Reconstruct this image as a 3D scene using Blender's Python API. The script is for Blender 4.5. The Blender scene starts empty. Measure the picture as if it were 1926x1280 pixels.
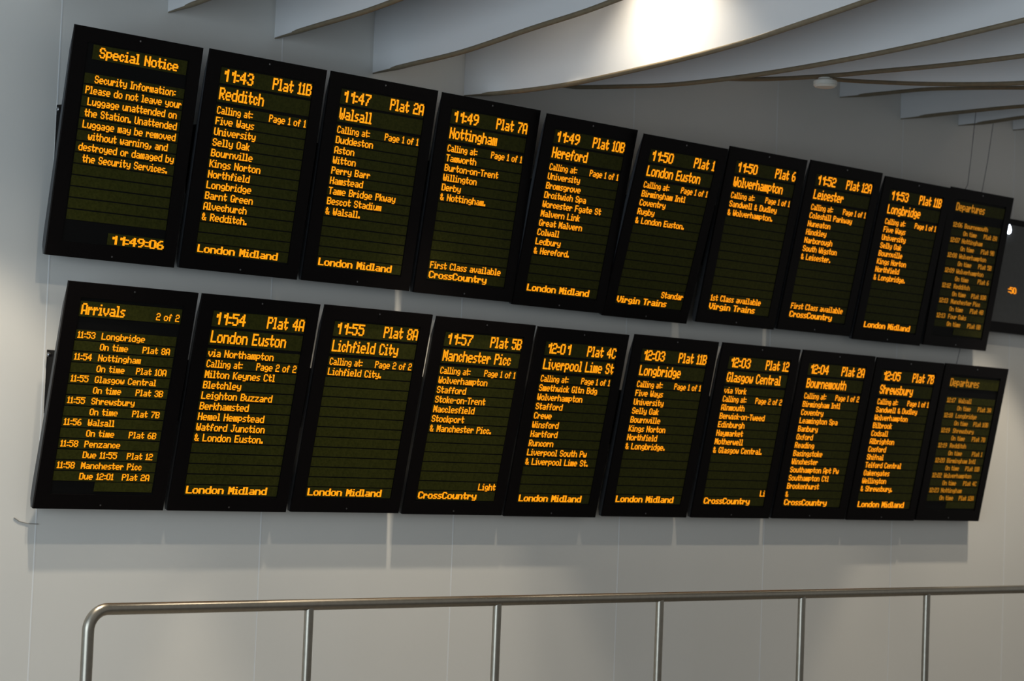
import bpy, math, random
from mathutils import Matrix, Vector
random.seed(4)
S = bpy.context.scene
COL = S.collection

# ------------------------------------------------------------------ camera
IW, IH = 1926.0, 1280.0
FPX = 3951.1
CAM = Vector((-4.6619, -8.3413, 1.8301))
YAW, PITCH, ROLL = 0.7225, 0.0550, 0.0387
cf = Vector((math.sin(YAW)*math.cos(PITCH), math.cos(YAW)*math.cos(PITCH), math.sin(PITCH)))
r0 = Vector((math.cos(YAW), -math.sin(YAW), 0))
u0 = r0.cross(cf)
cr = math.cos(ROLL)*r0 + math.sin(ROLL)*u0
cu = -math.sin(ROLL)*r0 + math.cos(ROLL)*u0
cd = bpy.data.cameras.new('camera')
cam = bpy.data.objects.new('camera', cd)
COL.objects.link(cam)
cam.matrix_world = Matrix(((cr.x, cu.x, -cf.x, CAM.x), (cr.y, cu.y, -cf.y, CAM.y), (cr.z, cu.z, -cf.z, CAM.z), (0, 0, 0, 1)))
cd.sensor_width = 36.0
cd.lens = 36.0*FPX/IW
cd.clip_end = 200
cd.dof.use_dof = True
cd.dof.focus_distance = 9.6
cd.dof.aperture_fstop = 3.2
S.camera = cam

# ------------------------------------------------------------------ world, exposure
w = bpy.data.worlds.new('world')
S.world = w
w.use_nodes = True
bg = w.node_tree.nodes['Background']
bg.inputs[0].default_value = (0.97, 0.97, 0.93, 1)
bg.inputs[1].default_value = 0.285
S.view_settings.view_transform = 'Standard'
S.view_settings.look = 'None'
S.view_settings.gamma = 1.0
S.view_settings.use_curve_mapping = False
S.view_settings.exposure = 0.0

LAMP_WARM = (1.0, 0.86, 0.66)
LAMP_FRONT_W, LAMP_NEAR_W = 185.0, 320.0     # two rows of ceiling downlights
# daylight coming in through the open entrance at the end of the hall
dl = bpy.data.lights.new('entrance_daylight_offscreen', 'AREA')
dl.shape = 'RECTANGLE'; dl.size = 7.0; dl.size_y = 3.9; dl.energy = 365.0; dl.color = (0.76, 0.90, 1.0)
day = bpy.data.objects.new('entrance_daylight_offscreen', dl)
COL.objects.link(day)
day.location = (-7.18, -5.0, 2.03); day.rotation_euler = (math.radians(90), 0, math.radians(-90))

# ------------------------------------------------------------------ helpers
def pix(x, y, Y=None, X=None):
    """the point where the ray through a pixel meets the plane y = Y or x = X"""
    d = cf + cr*((x-IW/2)/FPX) - cu*((y-IH/2)/FPX)
    t = (Y-CAM.y)/d.y if Y is not None else (X-CAM.x)/d.x
    return CAM + d*t

def mat(name, col, rough=0.5, metal=0.0, coat=0.0, var=0.0, scale=8.0, bump=0.0, bscale=200.0, spec=0.5, emit=None, estr=0.0, crough=0.05):
    m = bpy.data.materials.new(name)
    m.use_nodes = True
    nt = m.node_tree
    b = nt.nodes['Principled BSDF']
    b.inputs['Base Color'].default_value = (*col, 1)
    b.inputs['Roughness'].default_value = rough
    b.inputs['Metallic'].default_value = metal
    b.inputs['Coat Weight'].default_value = coat
    b.inputs['Coat Roughness'].default_value = crough
    b.inputs['Specular IOR Level'].default_value = spec
    if var or bump:
        tc = nt.nodes.new('ShaderNodeTexCoord')
    if var:
        n = nt.nodes.new('ShaderNodeTexNoise')
        n.inputs['Scale'].default_value = scale
        n.inputs['Detail'].default_value = 4
        nt.links.new(tc.outputs['Object'], n.inputs['Vector'])
        r = nt.nodes.new('ShaderNodeValToRGB')
        r.color_ramp.elements[0].position = 0.3
        r.color_ramp.elements[1].position = 0.7
        r.color_ramp.elements[0].color = (*[c*(1-var) for c in col], 1)
        r.color_ramp.elements[1].color = (*[min(1, c*(1+var)) for c in col], 1)
        nt.links.new(n.outputs['Fac'], r.inputs['Fac'])
        nt.links.new(r.outputs['Color'], b.inputs['Base Color'])
    if bump:
        n2 = nt.nodes.new('ShaderNodeTexNoise')
        n2.inputs['Scale'].default_value = bscale
        nt.links.new(tc.outputs['Object'], n2.inputs['Vector'])
        bm_ = nt.nodes.new('ShaderNodeBump')
        bm_.inputs['Strength'].default_value = bump
        bm_.inputs['Distance'].default_value = 0.01
        nt.links.new(n2.outputs['Fac'], bm_.inputs['Height'])
        nt.links.new(bm_.outputs['Normal'], b.inputs['Normal'])
    if emit:
        b.inputs['Emission Color'].default_value = (*emit, 1)
        b.inputs['Emission Strength'].default_value = estr
        m.cycles.emission_sampling = 'NONE'
    return m

M = dict(
    wall=mat('wall_laminate', (0.66, 0.66, 0.64), rough=0.42, var=0.015, scale=1.3, spec=0.4),
    strip=mat('joint_strip_white', (0.73, 0.75, 0.77), rough=0.4),
    backing=mat('wall_backing', (0.35, 0.35, 0.35), rough=0.8, var=0.05),
    floor=mat('floor_terrazzo', (0.16, 0.155, 0.15), rough=0.35, var=0.25, scale=60),
    ceiling=mat('ceiling_white', (0.62, 0.63, 0.65), rough=0.7, var=0.02),
    fin=mat('fin_white', (0.66, 0.67, 0.69), rough=0.5, var=0.012, scale=3),
    trim=mat('fin_trim_brown', (0.16, 0.13, 0.085), rough=0.4, var=0.12, scale=30),
    channel=mat('channel_grey', (0.42, 0.43, 0.46), rough=0.5, var=0.03),
    black=mat('black_casing', (0.040, 0.044, 0.050), rough=0.30, var=0.15, scale=40),
    bezel=mat('black_bezel', (0.005, 0.004, 0.004), rough=0.35, var=0.1, scale=60, spec=0.06),
    grid=mat('grid_black', (0.004, 0.004, 0.004), rough=0.6, var=0.1, scale=60, spec=0.1),
    row=mat('led_row_olive', (0.034, 0.035, 0.006), rough=0.5, var=0.25, scale=90, spec=0.06),
    amber=mat('amber_lit', (0.02, 0.01, 0.0), rough=0.5, emit=(1.0, 0.305, 0.001), estr=1.32),
    amber_dim=mat('amber_lit_dim', (0.02, 0.01, 0.0), rough=0.5, emit=(1.0, 0.36, 0.002), estr=0.5),
    screw=mat('screw_steel', (0.25, 0.25, 0.26), rough=0.35, metal=1.0, var=0.05),
    steel=mat('brushed_steel', (0.34, 0.315, 0.27), rough=0.33, metal=1.0, var=0.06, scale=40),
    plastic=mat('detector_white', (0.72, 0.72, 0.68), rough=0.45, var=0.02),
    dark=mat('detector_base_dark', (0.05, 0.045, 0.05), rough=0.5, var=0.05),
    cable=mat('cable_dark', (0.05, 0.045, 0.07), rough=0.5, var=0.1),
    greycable=mat('cable_grey', (0.30, 0.29, 0.28), rough=0.5, var=0.1),
    lens=mat('lamp_lens', (0.9, 0.9, 0.9), rough=0.3, emit=LAMP_WARM, estr=8.0),
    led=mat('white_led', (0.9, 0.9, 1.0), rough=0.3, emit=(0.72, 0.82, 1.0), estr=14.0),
    lampcase=mat('lamp_case_white', (0.7, 0.7, 0.7), rough=0.4, var=0.02),
    screen=mat('screen_charcoal', (0.035, 0.036, 0.034), rough=0.4, var=0.15, scale=30),
)

class MB:
    def __init__(s): s.v = []; s.f = []
    def add(s, vs, fs):
        o = len(s.v); s.v += [tuple(q) for q in vs]; s.f += [tuple(i+o for i in f) for f in fs]
        return s
    def box(s, a, b):
        x0, y0, z0 = a; x1, y1, z1 = b
        return s.add([(x0,y0,z0),(x1,y0,z0),(x1,y1,z0),(x0,y1,z0),(x0,y0,z1),(x1,y0,z1),(x1,y1,z1),(x0,y1,z1)],
                     [(3,2,1,0),(4,5,6,7),(0,1,5,4),(1,2,6,5),(2,3,7,6),(3,0,4,7)])
    def prism_x(s, poly, x0, x1):
        """poly: (y, z) points, extruded from x0 to x1"""
        n = len(poly)
        vs = [(x0, y, z) for y, z in poly] + [(x1, y, z) for y, z in poly]
        return s.add(vs, [tuple(range(n)), tuple(range(2*n-1, n-1, -1))] + [(i, i+n, (i+1) % n+n, (i+1) % n) for i in range(n)])
    def tube(s, pts, rad, n=12, caps=True):
        pts = [Vector(q) for q in pts]
        rings = []
        ref = None
        for i, q in enumerate(pts):
            d = (pts[min(i+1, len(pts)-1)]-pts[max(i-1, 0)]).normalized()
            if ref is None:
                ref = d.orthogonal().normalized()
            a = (ref - d*ref.dot(d)).normalized(); ref = a
            b = d.cross(a)
            r = rad[i] if isinstance(rad, (list, tuple)) else rad
            rings.append([q + (a*math.cos(t)+b*math.sin(t))*r for t in (2*math.pi*k/n for k in range(n))])
        vs = [p_ for ring in rings for p_ in ring]
        fs = []
        for i in range(len(pts)-1):
            for k in range(n):
                fs.append((i*n+k, i*n+(k+1) % n, (i+1)*n+(k+1) % n, (i+1)*n+k))
        if caps:
            fs.append(tuple(range(n-1, -1, -1))); fs.append(tuple((len(pts)-1)*n+k for k in range(n)))
        return s.add(vs, fs)
    def lathe(s, prof, n=24):
        """prof: (radius, z) from bottom to top, closed at the axis"""
        vs = [(r*math.cos(2*math.pi*k/n), r*math.sin(2*math.pi*k/n), z) for r, z in prof for k in range(n)]
        fs = [(i*n+k, i*n+(k+1) % n, (i+1)*n+(k+1) % n, (i+1)*n+k) for i in range(len(prof)-1) for k in range(n)]
        fs += [tuple(range(n-1, -1, -1)), tuple((len(prof)-1)*n+k for k in range(n))]
        return s.add(vs, fs)
    def mesh(s, name, m, smooth=False):
        me = bpy.data.meshes.new(name)
        me.from_pydata(s.v, [], s.f)
        me.materials.append(m)
        if smooth:
            me.polygons.foreach_set('use_smooth', [True]*len(me.polygons))
            me.set_sharp_from_angle(angle=math.radians(40))
        me.update()
        return me

def obj(name, me, parent=None, loc=None):
    o = bpy.data.objects.new(name, me)
    COL.objects.link(o)
    if parent: o.parent = parent
    if loc is not None: o.location = loc
    return o

def thing(name, label, cat, loc=(0, 0, 0), rot=(0, 0, 0), group=None, me=None):
    o = bpy.data.objects.new(name, me)
    COL.objects.link(o)
    o.location = loc; o.rotation_euler = rot
    o['label'] = label; o['category'] = cat
    if group: o['group'] = group
    return o

def struct(name, me, label=None):
    o = obj(name, me)
    o['kind'] = 'structure'
    if label: o['label'] = label
    return o

def catmull(pts, n):
    """smooth interpolation of (d, z) knots at n+1 even steps of d"""
    out = []
    d0, d1 = pts[0][0], pts[-1][0]
    m = []
    for i in range(len(pts)):
        a, b = pts[max(i-1, 0)], pts[min(i+1, len(pts)-1)]
        m.append((b[1]-a[1])/(b[0]-a[0]))
    for k in range(n+1):
        d = d0+(d1-d0)*k/n
        i = 0
        while i < len(pts)-2 and d > pts[i+1][0]: i += 1
        h = pts[i+1][0]-pts[i][0]; t = (d-pts[i][0])/h
        z = ((2*t**3-3*t*t+1)*pts[i][1]+(t**3-2*t*t+t)*h*m[i]+(-2*t**3+3*t*t)*pts[i+1][1]+(t**3-t*t)*h*m[i+1])
        out.append((d, z))
    return out

# ------------------------------------------------------------------ the setting
CEIL = 4.75
SEAM0 = -0.064
N0, N1 = -6, 10
xa, xb = SEAM0+1.2*N0, SEAM0+1.2*N1
wall = struct('wall_back', MB().box((xa, 0.018, 0), (xb, 0.14, CEIL)).mesh('wall_back', M['backing']), 'pale grey panelled wall behind the boards')
pm = MB().box((0.002, 0, 0), (1.198, 0.018, CEIL)).mesh('panel', M['wall'])
sm = MB().box((-0.003, -0.0012, 0), (0.003, 0.018, CEIL)).mesh('joint_strip', M['strip'])
for n in range(N0, N1):
    obj('panel', pm, wall, (SEAM0+1.2*n, 0, 0))
    if n > N0: obj('joint_strip', sm, wall, (SEAM0+1.2*n, 0, 0))
struct('floor', MB().box((xa, -14, -0.1), (xb, 0.14, 0)).mesh('floor', M['floor']), 'dark station concourse floor')
struct('ceiling', MB().box((xa, -4.4, CEIL), (xb, 0.14, CEIL+0.1)).mesh('ceiling', M['ceiling']), 'white ceiling above the fins')

# the end wall with its wide open entrance
ew = MB().box((xa-0.14, -14, 0), (xa, -8.6, CEIL)).box((xa-0.14, -1.4, 0), (xa, 0.14, CEIL)).box((xa-0.14, -8.6, 4.05), (xa, -1.4, CEIL))
struct('wall_left', ew.mesh('wall_left', M['ceiling']), 'pale end wall around the open entrance')
fr_ = MB().box((xa-0.16, -8.62, 0), (xa+0.02, -8.54, 4.07)).box((xa-0.16, -1.46, 0), (xa+0.02, -1.38, 4.07)).box((xa-0.16, -8.62, 4.00), (xa+0.02, -1.38, 4.08))
struct('door_1', fr_.mesh('door_1', M['channel']), 'grey frame of the open entrance')

# ------------------------------------------------------------------ ceiling fins
FIN0, FINP = 0.488, 0.6025
FIN_T = 0.022
fins = {
    -1: [(0, 3.83), (1, 3.92), (2, 4.08), (3.2, 4.28)],
    0: [(0, 3.825), (0.28, 3.841), (1, 3.90), (2, 4.04), (3.2, 4.22)],
    1: [(0, 3.801), (0.35, 3.820), (0.69, 3.836), (0.93, 3.857), (2, 3.97), (3.2, 4.12)],
    2: [(0, 3.721), (0.30, 3.733), (0.70, 3.749), (1.20, 3.799), (1.54, 3.829), (1.73, 3.853), (3.2, 4.04)],
    3: [(0, 3.695), (0.29, 3.680), (0.54, 3.672), (0.79, 3.670), (1.02, 3.677), (1.25, 3.688), (1.56, 3.705), (1.91, 3.732), (2.14, 3.758), (2.665, 3.829), (3.2, 3.91)],
    4: [(0, 3.835), (0.20, 3.808), (0.557, 3.773), (0.882, 3.746), (1.21, 3.734), (1.60, 3.731), (1.98, 3.738), (2.26, 3.748), (2.62, 3.767), (3.2, 3.81)],
    5: [(0, 3.985), (0.5, 3.914), (0.96, 3.857), (1.40, 3.824), (1.78, 3.808), (2.17, 3.793), (2.61, 3.786), (3.2, 3.79)],
    6: [(0, 4.11), (0.5, 4.035), (1.0, 3.939), (1.225, 3.903), (1.58, 3.854), (1.91, 3.817), (2.19, 3.793), (3.2, 3.74)],
    7: [(0, 4.17), (0.5, 4.14), (1.0, 4.06), (1.77, 3.925), (2.4, 3.85), (3.2, 3.78)],
    8: [(0, 4.117), (0.33, 4.108), (0.65, 4.099), (0.80, 4.088), (1.346, 4.034), (2, 3.95), (3.2, 3.82)],
    9: [(0, 4.065), (0.19, 4.065), (0.43, 4.064), (0.926, 4.055), (2, 4.0), (3.2, 3.9)],
    10: [(0, 4.103), (0.24, 4.104), (0.51, 4.111), (1.5, 4.10), (3.2, 4.0)],
    11: [(0, 4.153), (1, 4.16), (3.2, 4.1)],
    12: [(0, 4.18), (1, 4.19), (3.2, 4.15)],
}
FLAB = {0: 'white ceiling fin whose wall end is above the Special Notice board',
        1: 'white ceiling fin whose wall end is above the Redditch board',
        2: 'white ceiling fin whose wall end is above the Walsall board',
        3: 'white ceiling fin lit by a bright pool of warm lamplight',
        4: 'white ceiling fin between the lamplit fin and the one with the detector',
        5: 'white ceiling fin whose lower edge carries the round white detector',
        6: 'white ceiling fin next behind the one with the round detector',
        8: 'white ceiling fin meeting the wall above the Leicester board',
        9: 'white ceiling fin meeting the wall above the 11:53 Longbridge board',
        10: 'white ceiling fin meeting the wall above the upper Departures summary board',
        11: 'white ceiling fin meeting the wall above the smaller charcoal display'}
def fin_x(k): return FIN0+FINP*k
for k, knots in fins.items():
    x = fin_x(k)
    lab = FLAB.get(k, 'white curved ceiling fin with brown lower edge trim, standing out from the wall')
    root = thing('ceiling_fin', lab, 'ceiling fin', (x, 0, knots[0][1]), group='row of curved ceiling fins above the boards')
    z0 = knots[0][1]
    pts = catmull(knots, 64)
    b = MB()
    t = FIN_T/2
    n = len(pts)
    vs = []
    for i, (d, z) in enumerate(pts):
        if i == 0: d = 0.014                     # a real groove between fin and wall
        vs += [(-t, -d, z-z0), (t, -d, z-z0), (t, -d, CEIL-z0), (-t, -d, CEIL-z0)]
    fs = [(3, 2, 1, 0), (4*n-4, 4*n-3, 4*n-2, 4*n-1)]
    for i in range(n-1):
        a, c = 4*i, 4*i+4
        fs += [(a+q, a+(q+1) % 4, c+(q+1) % 4, c+q) for q in range(4)]
    b.add(vs, fs)
    obj('panel', b.mesh('fin_panel', M['fin']), root)
    rad = [0.0135*min(1.0, 0.30+d/0.28) for d, z in pts]
    obj('edge_trim', MB().tube([(0, -d, z-z0) for d, z in pts], rad, 12).mesh('edge_trim', M['trim'], True), root)
    obj('wall_channel', MB().box((-0.004, -0.020, 0.0), (0.004, 0.0, CEIL-z0)).mesh('wall_channel', M['fin']), root)

# round detector under one fin
dp = pix(1552, 158, X=fin_x(5))
det = thing('smoke_detector', 'round white detector hanging under a ceiling fin edge', 'detector', (fin_x(5), dp.y, 3.766))
det.scale = (0.8, 0.8, 0.9)
obj('body', MB().lathe([(0.050, -0.004), (0.062, -0.003), (0.066, 0.006), (0.0750, 0.012), (0.0765, 0.030), (0.070, 0.036)], 32).mesh('detector_body', M['plastic'], True), det)
obj('base_ring', MB().lathe([(0.0600, -0.001), (0.0690, 0.0015), (0.0752, 0.008), (0.070, 0.012)], 32).mesh('detector_ring', M['plastic'], True), det)
obj('mount', MB().lathe([(0.040, 0.034), (0.044, 0.036), (0.044, 0.050), (0.030, 0.052)], 24).mesh('detector_mount', M['plastic'], True), det)

# ------------------------------------------------------------------ ceiling downlights (real lamps between the fins)
case_me = MB().lathe([(0.062, 0.0), (0.070, 0.0), (0.070, 0.12), (0.062, 0.13)], 24).mesh('lamp_case', M['lampcase'], True)
lens_me = MB().lathe([(0.050, -0.004), (0.058, -0.002), (0.058, 0.004), (0.050, 0.005)], 24).mesh('lamp_lens', M['lens'], True)
def downlight(x, y, power, angle, label, group, drop=0.0, blend=0.4):
    o = thing('downlight', label, 'lamp', (x, y, CEIL-0.13-drop), group=group)
    if drop: obj('stem', MB().tube([(0, 0, 0.125), (0, 0, 0.13+drop)], 0.012, 12).mesh('stem', M['lampcase'], True), o)
    obj('casing', case_me, o); obj('lens_offscreen', lens_me, o)
    ld = bpy.data.lights.new('downlight_lamp_offscreen', 'SPOT')
    ld.energy = power; ld.color = LAMP_WARM; ld.spot_size = math.radians(angle); ld.spot_blend = blend; ld.shadow_soft_size = 0.045
    l = obj('downlight_lamp_offscreen', ld, o, (0, 0, -0.012))
    return o
for k in (-1, 0, 1, 2):            # all above or beside the frame
    downlight(2.12+2.41*k, -1.50, LAMP_FRONT_W, 98, 'round white ceiling downlight between fins, farther out from the wall', 'outer row of ceiling downlights', 0.17, 1.0)
for k in (-1, 0, 2):               # none inside the view
    downlight(1.94+2.41*k, -0.865, LAMP_NEAR_W, 56, 'round white ceiling downlight on a short stem, close to the wall', 'inner row of ceiling downlights', 0.27, 0.3)

# ------------------------------------------------------------------ dot-matrix lettering
FONT = {' ': '0000000000', '&': '3649562050', "'": '0008070300', ',': '0080703000', '-': '0008080800', '.': '0000606000', ':': '0000242400',
 '0': '3E4141413E', '1': '00427F4000', '2': '7249494946', '3': '2241494936', '4': '1814127F10', '5': '2745454539', '6': '3C4A494930', '7': '0161190503', '8': '3649494936', '9': '064949291E',
 'A': '7E1111117E', 'B': '7F49494936', 'C': '3E41414122', 'D': '7F4141413E', 'E': '7F49494941', 'F': '7F09090901', 'G': '3E4141513A', 'H': '7F0808087F', 'I': '00417F4100', 'J': '2040413F01',
 'K': '7F08142241', 'L': '7F40404040', 'M': '7F021C027F', 'N': '7F0408107F', 'O': '3E4141413E', 'P': '7F09090906', 'Q': '3E4151215E', 'R': '7F09192946', 'S': '2649494932', 'T': '01017F0101',
 'U': '3F4040403F', 'V': '1F2040201F', 'W': '3F4038403F', 'X': '6314081463', 'Y': '0708700807', 'Z': '6151494543',
 'a': '2054545478', 'b': '7F44444438', 'c': '0038444428', 'd': '384444447F', 'e': '3854545418', 'f': '00087E0902', 'g': '18A4A4A478', 'h': '7F04040478', 'i': '00447D4000', 'j': '2040403D00',
 'k': '007F102844', 'l': '00417F4000', 'm': '7C0478047C', 'n': '7C04040478', 'o': '3844444438', 'p': 'FC24242418', 'q': '18242424FC', 'r': '007C080408', 's': '0048545424', 't': '00043F4424',
 'u': '3C4040207C', 'v': '1C2040201C', 'w': '3C4030403C', 'x': '4428102844', 'y': '1CA0A0A07C', 'z': '4464544C44'}
def glyph(ch, mono=False):
    h = '000006027F' if mono and ch == '1' else FONT[ch]
    cols = [int(h[2*i:2*i+2], 16) for i in range(5)]
    if ch == ' ': return [0, 0, 0]
    if mono and ch.isdigit(): return cols
    while cols and cols[0] == 0: cols.pop(0)
    while cols and cols[-1] == 0: cols.pop()
    return cols
def text_cols(s, mono=False):
    out = []
    for i, ch in enumerate(s):
        if i: out.append(0)
        out += glyph(ch, mono)
    return out
def put_text(b, s, u, top, cap, pw, align='l', bold=0.25, mono=False, yoff=-0.0012):
    """adds the lit dots of s to mesh b; u, top: board coordinates (from left, from the board's lower edge); returns its width"""
    cols = text_cols(s, mono)
    wd = len(cols)*pw
    if align == 'r': u -= wd
    if align == 'c': u -= wd/2
    ph = cap/7
    for r in range(8):
        c = 0
        while c < len(cols):
            if cols[c] >> r & 1:
                e = c
                while e+1 < len(cols) and cols[e+1] >> r & 1: e += 1
                x0, x1 = u+c*pw, u+(e+1+bold)*pw
                za, zb = top-(r+1)*ph, top-r*ph
                b.add([(x0, yoff, za), (x1, yoff, za), (x1, yoff, zb), (x0, yoff, zb)], [(0, 1, 2, 3)])
                c = e+1
            else: c += 1
    return wd

# ------------------------------------------------------------------ display boards
BW, BH = 0.660, 1.012
UL, UR = 0.074, 0.592          # lit area
DEPTH = [(0.012, 0.0), (0.030, 0.105), (0.036, 0.45), (0.047, 0.90), (0.044, 0.965), (0.030, 1.0)]
poly = [(0.012, BH)] + [(d, BH-v*BH) for v, d in [(0, 0.013)]] + [(d, BH*(1-v)) for d, v in DEPTH[1:]] + [(0.012, 0.0)]
hous_me = MB().prism_x([(y, z) for y, z in poly], 0.003, BW-0.003).mesh('housing', M['black'])
bz = MB()
V_TOP, V_BOT = BH-0.066, BH-0.945
bz.box((0, 0, 0), (UL-0.004, 0.012, BH)).box((UR+0.004, 0, 0), (BW, 0.012, BH))
bz.box((UL-0.004, 0, V_TOP), (UR+0.004, 0.012, BH)).box((UL-0.004, 0, 0), (UR+0.004, 0.012, V_BOT))
bez_me = bz.mesh('bezel', M['bezel'])
back_me = MB().box((UL-0.004, 0.006, V_BOT), (UR+0.004, 0.012, V_TOP)).mesh('back_panel', M['grid'])
screw_me = MB().tube([(0, 0.001, 0), (0, -0.002, 0)], 0.004, 8).mesh('screw', M['screw'])
bolt_me = MB().tube([(0.001, 0, 0), (-0.008, 0, 0), (-0.012, 0, 0)], [0.010, 0.010, 0.005], 10).mesh('bolt', M['screw'], True)
_rows = {}
def row_mesh(h, u0=UL, u1=UR):
    key = (round(h, 4), u0, u1)
    if key not in _rows:
        _rows[key] = MB().box((u0, 0.0035, 0), (u1, 0.0065, h)).mesh('led_row', M['row'])
    return _rows[key]

def board(label, x, z, tilt, y, rows, dim=False, dzb=(0.70, 0.42)):
    root = thing('departure_board', label, 'display board', (x, -y, z), (tilt, 0, 0), group='departure boards in two rows on the wall')
    obj('housing', hous_me, root)
    obj('bezel', bez_me, root)
    obj('back_panel', back_me, root)
    for zz in (BH-0.022, 0.020): obj('screw', screw_me, root, (BW/2, 0, zz))
    ct, st = math.cos(tilt), math.sin(tilt)
    def loc(wy, dz): return (((y+wy)*ct+dz*st), (-(y+wy)*st+dz*ct))
    for bx in (0.070, BW-0.110):
        pw_ = [loc(-0.0018, dzb[0]), loc(-0.0018, dzb[1])] + [(0.034, dzb[1]-0.06), (0.030, dzb[0]-0.005)]
        br = obj('bracket', MB().prism_x(pw_, bx, bx+0.04).mesh('bracket', M['bezel']), root)
        q = loc(-0.026, dzb[0]-0.022)
        obj('bolt', bolt_me, br, (bx, q[0], q[1]))
    am = M['amber_dim'] if dim else M['amber']
    for (v, h, u0_, u1_, texts) in rows:
        zt = BH-v
        ro = obj('led_row', row_mesh(h, u0_, u1_), root, (0, 0, zt-h))
        for (s, u, tv, cap, pw, al, bold, mono) in texts:
            wd = len(text_cols(s, mono))*pw
            if al == 'r': u -= wd
            if al == 'c': u -= wd/2
            for word in (s.split(' ') if pw > 0.00442 else [s]):
                b = MB()
                u += put_text(b, word, u, h-(tv-v), cap, pw, 'l', bold, mono, yoff=0.0026)+5*pw
                obj('lit_text', b.mesh('lit_text', am), ro)
    return root

T0_, TE = 0.082, 0.586
def train_rows(time, plat, dest, lines, oper, page='Page 1 of 1', via=None, note=None, note_r=False):
    R = [(0.074, 0.072, UL, UR, [(time, T0_, 0.080, 0.056, 0.0066, 'l', 0.55, True), (plat, TE, 0.080, 0.056, 0.0058, 'r', 0.5, False)]),
         (0.158, 0.074, UL, UR, [(dest, T0_, 0.165, 0.056, 0.0057, 'l', 0.5, False)])]
    L = []
    if via: L.append([(via, T0_, 'l', 0.0044)])
    L.append([('Calling at:', T0_, 'l', 0.0037), (page, TE-0.003, 'r', 0.0039)])
    for s in lines: L.append([(s, T0_, 'l', 0.0044)])
    while len(L) < 13: L.append([])
    if note:
        L[12] = [(note, TE if note_r else T0_, 'r' if note_r else 'l', 0.00445)]
    for k in range(13):
        v = 0.252+0.0495*k
        R.append((v-0.005, 0.0435, UL, UR, [(s, u, v, 0.035, pw, al, 0.5, False) for s, u, al, pw in L[k]]))
    v = 0.8945
    R.append((v-0.005, 0.0475, UL, UR, [(oper, T0_, v, 0.036, 0.0058, 'l', 0.75, False)]))
    return R
def notice_rows():
    R = [(0.072, 0.064, 0.105, 0.588, [('Special Notice', 0.338, 0.080, 0.046, 0.0056, 'c', 0.6, False)])]
    L = ['Security Information:', 'Please do not leave your', 'Luggage unattended on', 'the Station. Unattended', 'Luggage may be removed', 'without warning, and', 'destroyed or damaged by', 'the Security Services.']
    for k in range(13):
        v = 0.204+0.0502*k
        R.append((v-0.005, 0.0440, UL+0.006, UR, [(L[k], 0.338, v, 0.034, 0.00385, 'c', 0.5, False)] if k < 8 else []))
    R.append((0.888, 0.052, 0.30, UR, [('11:49:06', 0.588, 0.896, 0.040, 0.0068, 'r', 0.75, True)]))
    return R
def summary_rows(title, page, svc):
    R = [(0.082, 0.068, UL, UR, [(title, T0_, 0.091, 0.050, 0.0054, 'l', 0.6, False)] + ([(page, 0.582, 0.107, 0.033, 0.0040, 'r', 0.35, False)] if page else []))]
    L = []
    for tm, dest, st_, pl in svc:
        L.append([(tm, 0.084, 'l'), (dest, 0.203, 'l')])
        L.append([(st_, 0.203, 'l'), (pl, 0.560, 'r')])
    for k in range(14):
        v = 0.2155+0.0486*k
        R.append((v-0.006, 0.0430, UL, UR-0.006, [(s, u, v, 0.030, 0.0039, al, 0.5, False) for s, u, al in L[k]]))
    R.append((0.888, 0.042, 0.288, UR-0.006, []))
    return R

DEP_A = [('12:06', 'Bournemouth', 'On time', 'Plat 2A'), ('12:07', 'Nottingham', 'On time', 'Plat 9B'), ('12:08', 'Wolverhampton', 'On time', 'Plat 5B'), ('12:09', 'Wolverhampton', 'On time', 'Plat 6'),
         ('12:12', 'Redditch', 'On time', 'Plat 10A'), ('12:13', 'Manchester Picc', 'On time', 'Plat 4B'), ('12:13', 'Four Oaks', 'On time', 'Plat 8B')]
DEP_B = [('12:17', 'Walsall', 'On time', 'Plat 3A'), ('12:18', 'Longbridge', 'On time', 'Plat 10B'), ('12:19', 'Shrewsbury', 'On time', 'Plat 7B'), ('12:19', 'Redditch', 'On time', 'Plat 1'),
         ('12:20', 'Birmingham Intl', 'On time', 'Plat 11B'), ('12:22', 'Wolverhampton', 'On time', 'Plat 4C'), ('12:23', 'Nottingham', 'On time', 'Plat 12A')]
ARR = [('11:53', 'Longbridge', 'On time', 'Plat 8A'), ('11:54', 'Nottingham', 'On time', 'Plat 10A'), ('11:55', 'Glasgow Central', 'On time', 'Plat 3B'), ('11:55', 'Shrewsbury', 'On time', 'Plat 7B'),
       ('11:56', 'Walsall', 'On time', 'Plat 6B'), ('11:58', 'Penzance', 'Due 11:55', 'Plat 12'), ('11:58', 'Manchester Picc', 'Due 12:01', 'Plat 2A')]
CROSS_CITY = ['Five Ways', 'University', 'Selly Oak', 'Bournville', 'Kings Norton', 'Northfield']
LM, CC, VT = 'London Midland', 'CrossCountry', 'Virgin Trains'
P2 = 'Page 2 of 2'
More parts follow.
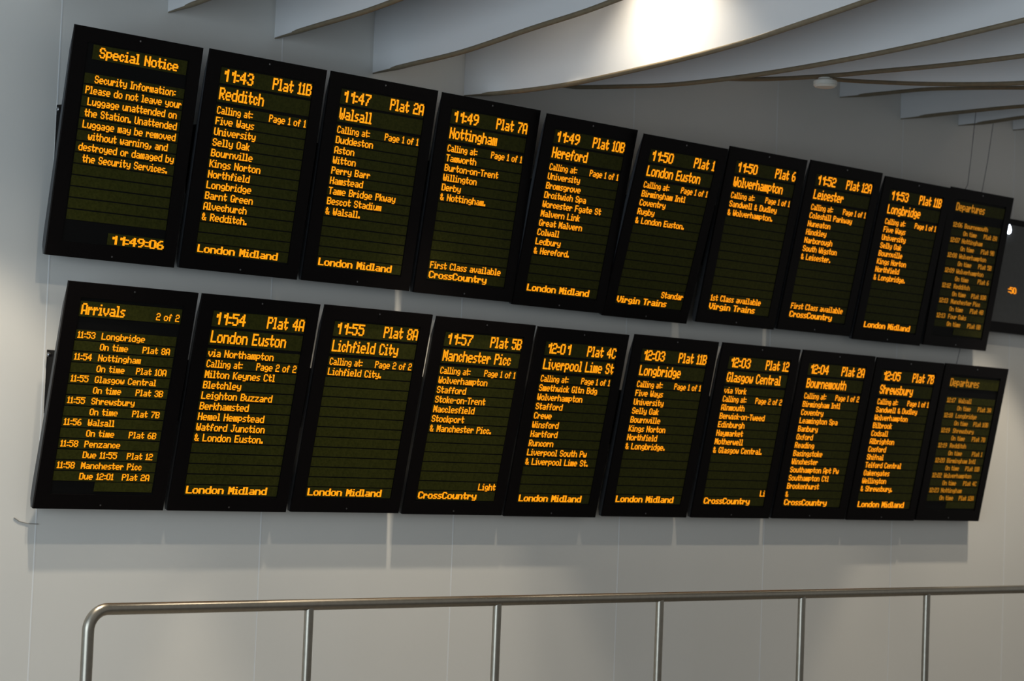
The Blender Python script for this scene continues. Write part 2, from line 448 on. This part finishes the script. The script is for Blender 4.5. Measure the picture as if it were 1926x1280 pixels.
TOP = [
 (-0.1370, 2.6331, 0.1604, 0.0949, 'black board with amber Special Notice about unattended luggage', notice_rows()),
 (0.5526, 2.6361, 0.1715, 0.0969, 'black board showing the 11:43 to Redditch in amber', train_rows('11:43', 'Plat 11B', 'Redditch', CROSS_CITY+['Longbridge', 'Barnt Green', 'Alvechurch', '& Redditch.'], LM)),
 (1.2431, 2.6373, 0.1677, 0.0971, 'black board showing the 11:47 to Walsall in amber', train_rows('11:47', 'Plat 2A', 'Walsall', ['Duddeston', 'Aston', 'Witton', 'Perry Barr', 'Hamstead', 'Tame Bridge Pkway', 'Bescot Stadium', '& Walsall.'], LM)),
 (1.9325, 2.6342, 0.1709, 0.0974, 'black board showing the 11:49 to Nottingham in amber', train_rows('11:49', 'Plat 7A', 'Nottingham', ['Tamworth', 'Burton-on-Trent', 'Willington', 'Derby', '& Nottingham.'], CC, note='First Class available')),
 (2.6000, 2.6250, 0.2217, 0.0943, 'black board showing the 11:49 to Hereford in amber', train_rows('11:49', 'Plat 10B', 'Hereford', ['University', 'Bromsgrove', 'Droitwich Spa', 'Worcester Fgate St', 'Malvern Link', 'Great Malvern', 'Colwall', 'Ledbury', '& Hereford.'], LM)),
 (3.2650, 2.6160, 0.2800, 0.0860, 'black board showing the 11:50 to London Euston from platform 1', train_rows('11:50', 'Plat 1', 'London Euston', ['Birmingham Intl', 'Coventry', 'Rugby', '& London Euston.'], VT, note='Standar', note_r=True)),
 (3.9964, 2.6326, 0.2228, 0.0945, 'black board showing the 11:50 to Wolverhampton in amber', train_rows('11:50', 'Plat 6', 'Wolverhampton', ['Sandwell & Dudley', '& Wolverhampton.'], VT, note='1st Class available')),
 (4.6885, 2.6394, 0.2245, 0.0950, 'black board showing the 11:52 to Leicester in amber', train_rows('11:52', 'Plat 12A', 'Leicester', ['Coleshill Parkway', 'Nuneaton', 'Hinckley', 'Narborough', 'South Wigston', '& Leicester.'], CC, note='First Class available')),
 (5.3831, 2.6261, 0.2213, 0.0944, 'black board showing the 11:53 Longbridge train, beside the Leicester board', train_rows('11:53', 'Plat 11B', 'Longbridge', CROSS_CITY+['& Longbridge.'], LM)),
 (6.0797, 2.6365, 0.1898, 0.0958, 'dim amber Departures summary board beside the 11:53 Longbridge board', summary_rows('Departures', None, DEP_A)),
]
BOT = [
 (-0.1159, 1.5214, 0.2120, 0.0634, 'black board headed Arrivals with a list of amber trains', summary_rows('Arrivals', '2 of 2', ARR)),
 (0.5711, 1.5211, 0.2075, 0.0633, 'black board showing the 11:54 to London Euston via Northampton in amber', train_rows('11:54', 'Plat 4A', 'London Euston', ['Milton Keynes Ctl', 'Bletchley', 'Leighton Buzzard', 'Berkhamsted', 'Hemel Hempstead', 'Watford Junction', '& London Euston.'], LM, P2, 'via Northampton')),
 (1.2607, 1.5234, 0.2080, 0.0633, 'black board showing the 11:55 to Lichfield City in amber', train_rows('11:55', 'Plat 8A', 'Lichfield City', ['Lichfield City.'], LM, P2)),
 (1.9466, 1.5197, 0.2136, 0.0627, 'black board showing the 11:57 to Manchester in amber', train_rows('11:57', 'Plat 5B', 'Manchester Picc', ['Wolverhampton', 'Stafford', 'Stoke-on-Trent', 'Macclesfield', 'Stockport', '& Manchester Picc.'], CC, note='Light', note_r=True)),
 (2.6291, 1.5158, 0.2139, 0.0613, 'black board showing the 12:01 to Liverpool in amber', train_rows('12:01', 'Plat 4C', 'Liverpool Lime St', ['Smethwick Gltn Bdg', 'Wolverhampton', 'Stafford', 'Crewe', 'Winsford', 'Hartford', 'Runcorn', 'Liverpool South Pw', '& Liverpool Lime St.'], LM)),
 (3.3390, 1.5224, 0.2090, 0.0643, 'black board showing the 12:03 Longbridge train, between the Liverpool and Glasgow boards', train_rows('12:03', 'Plat 11B', 'Longbridge', CROSS_CITY+['& Longbridge.'], LM)),
 (4.0404, 1.5230, 0.2060, 0.0640, 'black board showing the 12:03 to Glasgow Central in amber', train_rows('12:03', 'Plat 12', 'Glasgow Central', ['Alnmouth', 'Berwick-on-Tweed', 'Edinburgh', 'Haymarket', 'Motherwell', '& Glasgow Central.'], CC, P2, 'via York', note='Li', note_r=True)),
 (4.7311, 1.5245, 0.2050, 0.0640, 'black board showing the 12:04 to Bournemouth in amber', train_rows('12:04', 'Plat 2A', 'Bournemouth', ['Birmingham Intl', 'Coventry', 'Leamington Spa', 'Banbury', 'Oxford', 'Reading', 'Basingstoke', 'Winchester', 'Southampton Apt Pw', 'Southampton Ctl', 'Brockenhurst', '&'], CC, 'Page 1 of 2')),
 (5.4142, 1.5219, 0.2040, 0.0632, 'black board showing the 12:05 to Shrewsbury in amber', train_rows('12:05', 'Plat 7B', 'Shrewsbury', ['Sandwell & Dudley', 'Wolverhampton', 'Bilbrook', 'Codsall', 'Albrighton', 'Cosford', 'Shifnal', 'Telford Central', 'Oakengates', 'Wellington', '& Shrewsbury.'], LM)),
 (6.0962, 1.5251, 0.2036, 0.0620, 'dim amber Departures summary board beside the 12:05 Shrewsbury board', summary_rows('Departures', None, DEP_B)),
]
for i, (x, z, t, y, lab, rows) in enumerate(TOP): board(lab, x, z, t, y, rows, dim=(i == 9), dzb=(0.68, 0.36))
for i, (x, z, t, y, lab, rows) in enumerate(BOT):
    dy = 0.015                                   # a little farther off the wall, kept on the same sight line
    board(lab, x-dy*(x-CAM.x)/8.3, z-dy*(z-CAM.z)/8.3, t, y+dy, rows, dim=(i == 9))

# another, smaller display farther along the wall
DY = -0.07
DX = 6.765
dzt, dzb_ = pix(1900, 411, Y=DY).z, pix(1900, 627, Y=DY).z
HB = dzt-dzb_
ob = thing('wall_display', 'smaller charcoal display with one amber figure beyond the end Departures board', 'display board', (DX, DY, dzb_))
obj('housing', MB().prism_x([(0.012, HB), (0.02, HB), (0.055, HB-0.1), (0.068, HB-0.2), (0.068, 0.06), (0.04, 0), (0.012, 0)], 0.003, 1.097).mesh('housing', M['black']), ob)
fr = MB().box((0, 0, 0), (0.05, 0.012, HB)).box((1.05, 0, 0), (1.10, 0.012, HB)).box((0.05, 0, HB-0.04), (1.05, 0.012, HB)).box((0.05, 0, 0), (1.05, 0.012, 0.07))
obj('bezel', fr.mesh('bezel', M['bezel']), ob)
sc = obj('screen', MB().box((0.05, 0.004, 0.07), (1.05, 0.012, HB-0.04)).mesh('screen', M['screen']), ob)
tp = pix(1897, 539, Y=DY)
b = MB(); put_text(b, ':50', tp.x-DX, tp.z-dzb_, 0.042, 0.0062, 'l', 0.8, yoff=0.003)
obj('lit_text', b.mesh('lit_text', M['amber']), sc)
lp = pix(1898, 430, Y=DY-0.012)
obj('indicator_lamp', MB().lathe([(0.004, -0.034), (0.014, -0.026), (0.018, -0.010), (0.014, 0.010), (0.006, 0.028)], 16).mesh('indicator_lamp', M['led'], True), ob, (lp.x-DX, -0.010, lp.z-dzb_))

# ------------------------------------------------------------------ steel railing along the wall
RX, RZ, RY = -0.303, 1.153, -0.90
rail = thing('railing', 'brushed steel handrail with round posts along the wall', 'railing', (RX, RY, 0))
rb = 0.085
pts = [(0, 0, 0.0), (0, 0, 0.4), (0, 0, RZ-rb-0.05)]
pts += [(rb-rb*math.cos(a), 0, RZ-rb+rb*math.sin(a)) for a in (math.pi/2*k/12 for k in range(13))]
pts += [(x, 0, RZ) for x in (0.3, 1.2, 3, 5, 7, 9, 10.4)]
obj('handrail', MB().tube(pts, 0.0245, 24).mesh('handrail', M['steel'], True), rail)
post_me = MB().tube([(0, 0, 0), (0, 0, RZ-0.01)], 0.0205, 24).mesh('post', M['steel'], True)
flange_me = MB().lathe([(0.05, 0), (0.05, 0.008), (0.024, 0.010)], 24).mesh('flange', M['steel'], True)
for k in range(0, 9):
    xx = 1.0865*k
    if k:
        po = obj('post', post_me, rail, (xx, 0, 0)); obj('flange', flange_me, po)
    else: obj('flange', flange_me, rail)

# ------------------------------------------------------------------ loose cables
def cable(pts, r, label, m='cable', group=None):
    pts = [Vector(q) for q in pts]
    o = thing('cable', label, 'cable', pts[-1], group=group)
    o.data = None
    me = MB().tube([q-pts[-1] for q in pts], r, 6).mesh('cable', M[m], True)
    bpy.data.objects.remove(o)
    return thing('cable', label, 'cable', pts[-1], group=group, me=me)
a0 = pix(1836, 205, Y=-0.40); a1 = pix(1827, 290, Y=-0.27); a2 = pix(1820, 348, Y=-0.22); a3 = pix(1806, 655, Y=-0.045); a4 = pix(1797, 692, Y=-0.04)
cable([(a0.x+0.01, a0.y, CEIL+0.005), a0, a1, a2, (a2.x, -0.03, a2.z-0.25), a3, a4, a4+Vector((-0.02, 0, -0.35))], 0.0022, 'thin dark cable hanging behind both Departures summary boards')
c0 = pix(1868, 232, Y=-0.22); c1 = pix(1858, 300, Y=-0.16); c2 = pix(1848, 355, Y=-0.12)
cable([(c0.x+0.01, c0.y, CEIL+0.005), c0, c1, c2, (c2.x-0.02, -0.04, c2.z-0.3)], 0.0022, 'thin dark cable ending behind the upper Departures summary board')
h0 = pix(26, 973, Y=-0.003); h1 = pix(36, 980, Y=-0.003); h2 = pix(52, 984, Y=-0.003); h3 = pix(72, 985, Y=-0.003)
cable([h0, h1, h2, h3], 0.0022, 'short grey cable stub on the wall below the Arrivals board', 'greycable')
